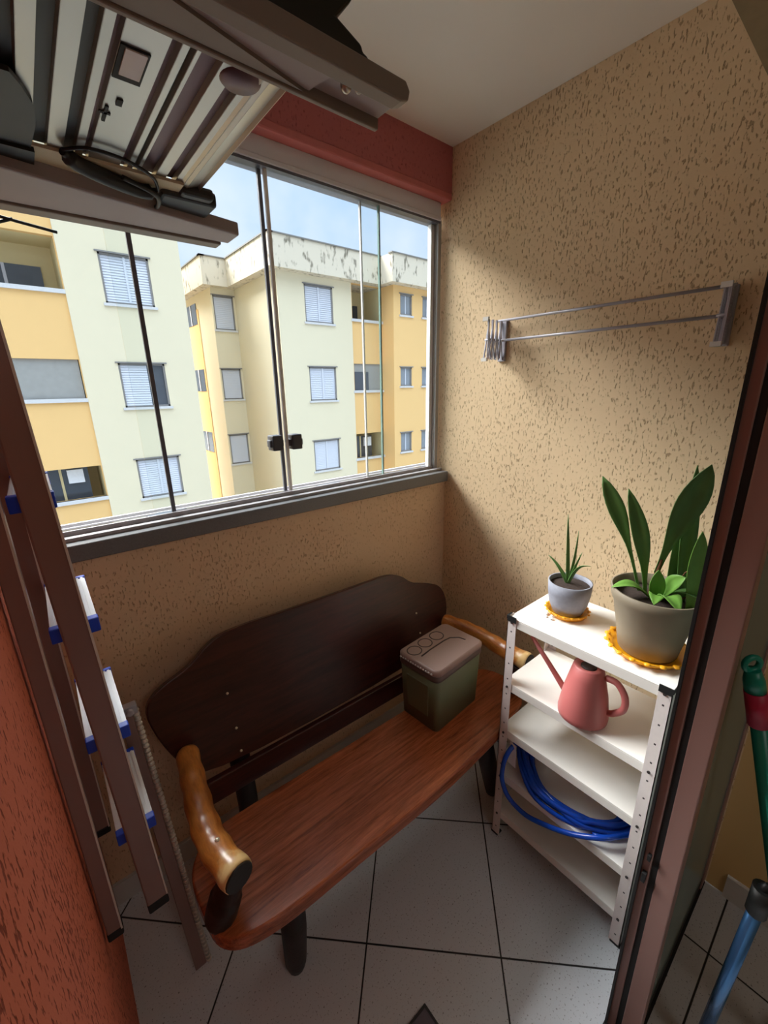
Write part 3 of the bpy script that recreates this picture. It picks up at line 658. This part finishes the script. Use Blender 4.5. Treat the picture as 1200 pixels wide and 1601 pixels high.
# ------------------------------------------------------------------ broom and blue pole beside the door
t = empty('broom', (.95,.02,0), 'broom with teal handle, crimson sleeve and teal hook leaning on the door glass', 'broom')
A, B = Vector((.93,.073,1.085)), Vector((1.10,-.16,.06))
dr = (B-A).normalized()
b = MB(); b.tube([A+dr*.10, B], .0135, 14); b.build('handle', M['teal'], t)
b = MB(); b.tube([A+dr*.035, A+dr*.11], .0175, 16); b.build('sleeve', M['magenta'], t)
b = MB(); b.tube([A-dr*.01, A+dr*.012, A+dr*.036], [.012,.0165,.0165], 14); cpn = A-dr*.022
b.tube([cpn+Vector((.0, .0, 0))+(Vector((.77,-.63,0))*math.cos(q)+Vector((0,0,1))*math.sin(q))*.014 for q in [2*math.pi*k/16 for k in range(16)]], .0055, 8, True); b.build('hanging_cap', M['teal'], t)
b = MB(); b.hexa([(.99,-.20,.0),(1.21,-.20,.0),(1.21,-.13,.0),(.99,-.13,.0),(1.03,-.19,.075),(1.16,-.19,.075),(1.16,-.14,.075),(1.03,-.14,.075)]); b.build('broom_head', M['teal'], t, .005)
t = empty('support_pole', (.955,-.03,0), 'blue metal pole with black plastic joint standing right of the sliding door', 'pole')
A, B = Vector((.955,-.004,.0)), Vector((.905,-.022,.625))
b = MB(); b.tube([A, B], .0125, 14); b.build('tube', M['bluepole'], t)
b = MB(); b.tube([B-Vector((0,0,.02)), B+Vector((0,0,.045))], .017, 14); b.tube([B+Vector((0,0,.04)), B+Vector((.0,-.004,.06))], [.012,.004], 10); b.build('joint', M['blackp'], t)
b = MB(); b.ball(B+Vector((.012,-.030,.002)), .013); b.build('knob', M['tagw'], t)

# ------------------------------------------------------------------ outside: apartment blocks
D = 14.3
def Z(k): return 1.6+k*D
def wall_xz(b, y0, y1, x0, x1, z0, z1, holes):
    xs = sorted({x0, x1} | {min(max(h[i], x0), x1) for h in holes for i in (0, 1)}); zs = sorted({z0, z1} | {min(max(h[i], z0), z1) for h in holes for i in (2, 3)})
    for i in range(len(xs)-1):
        for j in range(len(zs)-1):
            cx, cz = (xs[i]+xs[i+1])/2, (zs[j]+zs[j+1])/2
            if any(h[0] < cx < h[1] and h[2] < cz < h[3] for h in holes): continue
            b.box(xs[i], xs[i+1], y0, y1, zs[j], zs[j+1])
def shutter_window(par, x0, x1, z0, z1, y, half=False, single=False, glassy=False):
    b = MB(); f = .05
    b.box(x0, x1, y+.02, y+.10, z0, z0+f); b.box(x0, x1, y+.02, y+.10, z1-f, z1); b.box(x0, x0+f, y+.02, y+.10, z0, z1); b.box(x1-f, x1, y+.02, y+.10, z0, z1)
    b.box(x0+f, x1-f, y+.12, y+.16, z0+f, z1-f)
    w_ = b.build('window', M['frameg'], par)
    b = MB(); b.box(x0-.06, x1+.06, y-.05, y+.02, z0-.07, z0); b.build('window_sill', M['sillg'], w_)
    b = MB(); b.box(x0-.06, x1+.06, y-.04, y+.02, z1, z1+.035); b.build('drip_moulding', M['frameg'], w_)
    if glassy:
        b = MB(); b.box(x0+f, x1-f, y+.07, y+.09, z0+f, z1-f); b.build('pane', M['midglass'], w_)
        b = MB(); b.box((x0+x1)/2-.02, (x0+x1)/2+.02, y+.05, y+.07, z0+f, z1-f); b.build('sash', M['shut'], w_); return w_
    b = MB(); xa, xb = x0+f, (x0+x1)/2+.12 if half else x1-f
    n = 17; dz = (z1-z0-2*f)/n
    b.box(xa, xb, y+.075, y+.09, z0+f, z1-f)
    for k in range(n):
        zz = z0+f+k*dz; b.hexa([(xa,y+.045,zz),(xb,y+.045,zz),(xb,y+.06,zz),(xa,y+.06,zz),(xa,y+.06,zz+dz*.9),(xb,y+.06,zz+dz*.9),(xb,y+.075,zz+dz*.9),(xa,y+.075,zz+dz*.9)])
    b.build('shutter', M['shut'], w_)
    if not half and not single:
        b = MB(); xm = (x0+x1)/2; b.box(xm-.03, xm+.03, y+.03, y+.046, z0+f, z1-f); b.build('shutter_stile', M['shut'], w_)
    if half:
        b = MB(); b.box(xb, x1-f, y+.075, y+.09, z0+f, z1-f); b.build('pane', M['dkglass'], w_)
    return w_
ROWS = ((.163,.249),(-.029,.056),(-.218,-.135),(-.41,-.327))
def balcony(par, x0, x1, zb, zt, y, style, right=True):
    """recess behind an opening x0..x1, zb..zt"""
    b = MB(); b.box(x0-.08, x1+.02, y-.06, y+.12, zb-.10, zb); s = b.build('balcony_sill', M['sillg'], par)
    b = MB(); yi = y+1.3
    b.box(x0-.1, x1+.1, yi, yi+.1, zb-1.2, zt+.1); b.box(x1, x1+.1, y+.16, yi, zb-1.2, zt+.1); b.box(x0-.1, x0, y+.16, yi, zb-1.2, zt+.1)
    b.box(x0-.1, x1+.1, y+.16, yi, zt+.02, zt+.12); b.box(x0-.1, x1+.1, y+.16, yi, zb-1.2, zb-1.1)
    r = b.build('balcony_recess', M['inner'], par)
    if style == 'door':
        b = MB(); b.box(x0+.1, x1-.30, yi-.04, yi-.01, zb-1.05, zb+.72); b.build('sliding_glass', M['dkglass'], r)
        b = MB(); b.box(x1-1.12, x1-1.05, yi-.06, yi-.04, zb-1.05, zb+.72); b.build('sash', M['shut'], r)
    elif style == 'net':
        b = MB(); b.box(x0+.02, x1-.02, y+.06, y+.07, zb, zt); b.build('netting', M['netting'], r)
        b = MB(); b.box(x0+.05, (x0+x1)/2, y+.04, y+.055, zb, zb+.72); b.build('sliding_glass', M['dkglass'], r)
        b = MB(); b.box((x0+x1)/2+.5, x1-.05, y+.065, y+.075, zb, zt-.2); b.build('sliding_glass', M['frameg'], r)
    else:
        b = MB(); b.box(x0+.05, x1-.30, y+.5, y+.53, zb-.4, zb+.86); b.build('sliding_glass', M['dkglass'], r)
        b = MB(); b.box(x1-.98, x1-.92, y+.47, y+.5, zb-.4, zb+.86); b.build('sash', M['inner'], r)
        b = MB(); b.box(x1-.80, x1-.42, y+.38, y+.48, zb+.42, zb+.80); b.build('white_box', M['tagw'], r)
# block on the left
t = empty('apartment_building', (1.5, D, -5), 'cream and orange apartment block outside the left panes, white shutters and orange balconies', 'building')
wins = [(2.19, 3.39, Z(a), Z(c)) for a, c in ROWS]
b = MB(); wall_xz(b, D, D+.25, .093*D, .297*D, -6, Z(.42), wins); b.box(.093*D, .297*D, D+.25, D+8, -6, Z(.42)); b.build('cream_wall', M['cream'], t)
for i, q in enumerate(wins): shutter_window(t, *q, D, half=(i == 1))
bal = [(-3.0, .0915*D, Z(.179), Z(.263)), (-3.0, .0915*D, Z(-.009), Z(.061)), (-3.0, .0915*D, Z(-.202), Z(-.139))]
b = MB(); wall_xz(b, D+.06, D+.22, -9, .093*D, -6, Z(.42), bal); b.build('orange_wall', M['ochre'], t)
for q, s in zip(bal, ('door', 'net', 'dark')): balcony(t, q[0], q[1], q[2], q[3], D+.06, s)
b = MB(); b.box(-9, .30*D, D-.3, D+8, Z(.42), Z(.47)); b.build('parapet', M['creamstain'], t)
# block at the centre
t = empty('apartment_building', (8.5, D, -5), 'cream apartment block with stained roof parapet seen through the centre and right panes', 'building')
xa, xb_ = .507*D, .722*D
wins = [(.5795*D, .6625*D, Z(a), Z(c)) for a, c in ROWS]
b = MB(); wall_xz(b, D, D+.25, xa, xb_, -6, 5.6, wins); b.box(xa, xb_, D+.25, 18.0, -6, 5.6); b.build('cream_wall', M['cream'], t)
for q in wins: shutter_window(t, *q, D)
YB = 18.0; x2, x3 = 6.30, xa
rw = [(6.36, 7.17, 1.6+a*YB, 1.6+c*YB) for a, c in ((.130,.199),(-.019,.048),(-.169,-.100))]
b = MB(); wall_xz(b, YB, YB+.2, x2, x3, -6, 5.6, rw); b.box(x2, x3, YB+.2, 24, -6, 5.6); b.build('recess_wall', M['cream'], t)
for q in rw: shutter_window(t, *q, YB, single=True)
for a, c in ((.133,.172),(.0,.045),(-.132,-.088)):
    b = MB(); b.box(x2-.03, x2, 19.9, 21.3, 1.6+a*20.6, 1.6+c*20.6); wv = b.build('window', M['dkglass'], t)
    b = MB(); b.box(x2-.05, x2, 20.55, 20.65, 1.6+a*20.6, 1.6+c*20.6); b.build('sash', M['shut'], wv)
b = MB(); b.box(x2-.02, x2, 19.7, 23.8, -5, 4.9); b.build('orange_wall', M['ochre'], t)
# right-hand balconies and the projecting orange bay
bal = [(.725*D, .829*D, Z(.182), Z(.268)), (.725*D, .829*D, Z(-.005), Z(.067)), (.725*D, .829*D, Z(-.199), Z(-.128))]
b = MB(); wall_xz(b, D+.04, D+.2, xb_, .83*D, -6, 5.6, bal); b.build('orange_wall', M['ochre'], t)
for q, s in zip(bal, ('door', 'net', 'dark')): balcony(t, q[0], q[1], q[2], q[3], D+.04, s)
YF = 13.62; xf = 11.86
sw = []
for a, c in ((.206,.262),(.005,.060),(-.198,-.137)):
    sw += [(.897*YF, .944*YF, 1.6+a*YF, 1.6+c*YF), (.988*YF, 1.035*YF, 1.6+a*YF, 1.6+c*YF)]
b = MB(); wall_xz(b, YF, YF+.2, xf, 17, -6, 5.6, sw); b.box(xf, 17, YF+.2, 20, -6, 5.6); b.build('orange_bay', M['ochre'], t)
for q in sw: shutter_window(t, *q, YF, glassy=True)
# roof parapet follows the plan with a 0.4 m overhang
def para(b, pl):
    b.prism([(p[0], p[1], 5.45) for p in pl], (0,0,.95))
b = MB(); para(b, [(xa-.38,D-.38),(xf-.38,D-.38),(xf-.38,24),(xa-.38,24)]); b.box(xf-.379, 17.4, YF-.40, 24, 5.452, 6.402); b.box(x2-.36, xa-.37, YB-.36, 24, 5.448, 6.398)
pp = b.build('parapet', M['creamstain'], t)
b = MB(); b.box(xa-.42, xf-.36, D-.42, D-.2, 6.40, 6.44); b.box(xa-.42, xa-.2, D-.42, 24, 6.40, 6.44); b.box(xf-.42, 17.4, YF-.44, YF-.2, 6.402, 6.442); b.box(x2-.40, xa-.37, YB-.40, YB-.2, 6.40, 6.44); b.box(x2-.40, x2-.2, YB-.40, 24, 6.40, 6.44); b.build('roof_cap', M['roofcap'], pp)
b = MB(); b.box(-60, 60, 1.7, 80, -6.2, -6); struct(b.build('ground', M['ground']))

# ------------------------------------------------------------------ light
wd = bpy.data.worlds.new('sky'); SC.world = wd; wd.use_nodes = True; nt = wd.node_tree; nt.nodes.clear()
o = nt.nodes.new('ShaderNodeOutputWorld'); bg = nt.nodes.new('ShaderNodeBackground'); nt.links.new(bg.outputs[0], o.inputs[0])
tc = nt.nodes.new('ShaderNodeTexCoord'); sp = nt.nodes.new('ShaderNodeSeparateXYZ'); nt.links.new(tc.outputs['Generated'], sp.inputs[0])
nz = nt.nodes.new('ShaderNodeTexNoise'); nz.inputs['Scale'].default_value = 2.6; nz.inputs['Detail'].default_value = 6; nz.inputs['Roughness'].default_value = .55
nt.links.new(tc.outputs['Generated'], nz.inputs['Vector'])
cr = nt.nodes.new('ShaderNodeValToRGB'); e = cr.color_ramp.elements
e[0].position = .38; e[0].color = (.50,.70,1.0,1); e[1].position = .66; e[1].color = (.88,.94,1.0,1)
nt.links.new(nz.outputs['Fac'], cr.inputs[0]); nt.links.new(cr.outputs[0], bg.inputs[0])
mr = nt.nodes.new('ShaderNodeMapRange'); mr.inputs['From Min'].default_value = .42; mr.inputs['From Max'].default_value = .85
mr.inputs['To Min'].default_value = .46; mr.inputs['To Max'].default_value = 2.3
nt.links.new(sp.outputs['Z'], mr.inputs['Value']); nt.links.new(mr.outputs[0], bg.inputs['Strength'])

def light(name, kind, loc, energy, color=(1,1,1), size=None, rot=None, **kw):
    l = bpy.data.lights.new(name, kind); l.energy = energy; l.color = color
    if kind == 'AREA':
        l.shape = 'RECTANGLE'; l.size, l.size_y = size
    ob = bpy.data.objects.new(name, l); COL.objects.link(ob); ob.location = loc
    if rot: ob.rotation_euler = rot
    for k, v in kw.items(): setattr(l, k, v)
    return ob
s = light('hazy_sun', 'SUN', (0,0,10), 7.0, (1,.985,.97)); s.data.angle = math.radians(44); s.rotation_euler = Vector((.30,-.60,-.74)).to_track_quat('-Z','Y').to_euler()
light('room_fill', 'AREA', (.2,-1.4,2.44), 2.5, (1,.95,.88), (.8,.8))  # unseen area light added behind the camera to fill the interior

# ------------------------------------------------------------------ camera
r = Vector((.7693021,-.6386579,-.01704039)); u = Vector((.19431787,.20849268,.95852562)); f = Vector((.60861716,.74070702,-.28449649))
cd = bpy.data.cameras.new('camera'); cam = bpy.data.objects.new('camera', cd); COL.objects.link(cam)
cd.sensor_fit = 'HORIZONTAL'; cd.sensor_width = 36; cd.lens = 652.845*36/1200; cd.clip_start = .01; cd.clip_end = 300
cam.matrix_world = Matrix(((r.x,u.x,-f.x,0),(r.y,u.y,-f.y,0),(r.z,u.z,-f.z,1.6),(0,0,0,1)))
SC.camera = cam
vs = SC.view_settings; vs.view_transform = 'Standard'; vs.look = 'None'; vs.exposure = 1.32; vs.gamma = 1
vs.use_curve_mapping = False
SC.cycles.max_bounces = 10; SC.cycles.diffuse_bounces = 6; SC.cycles.transparent_max_bounces = 16
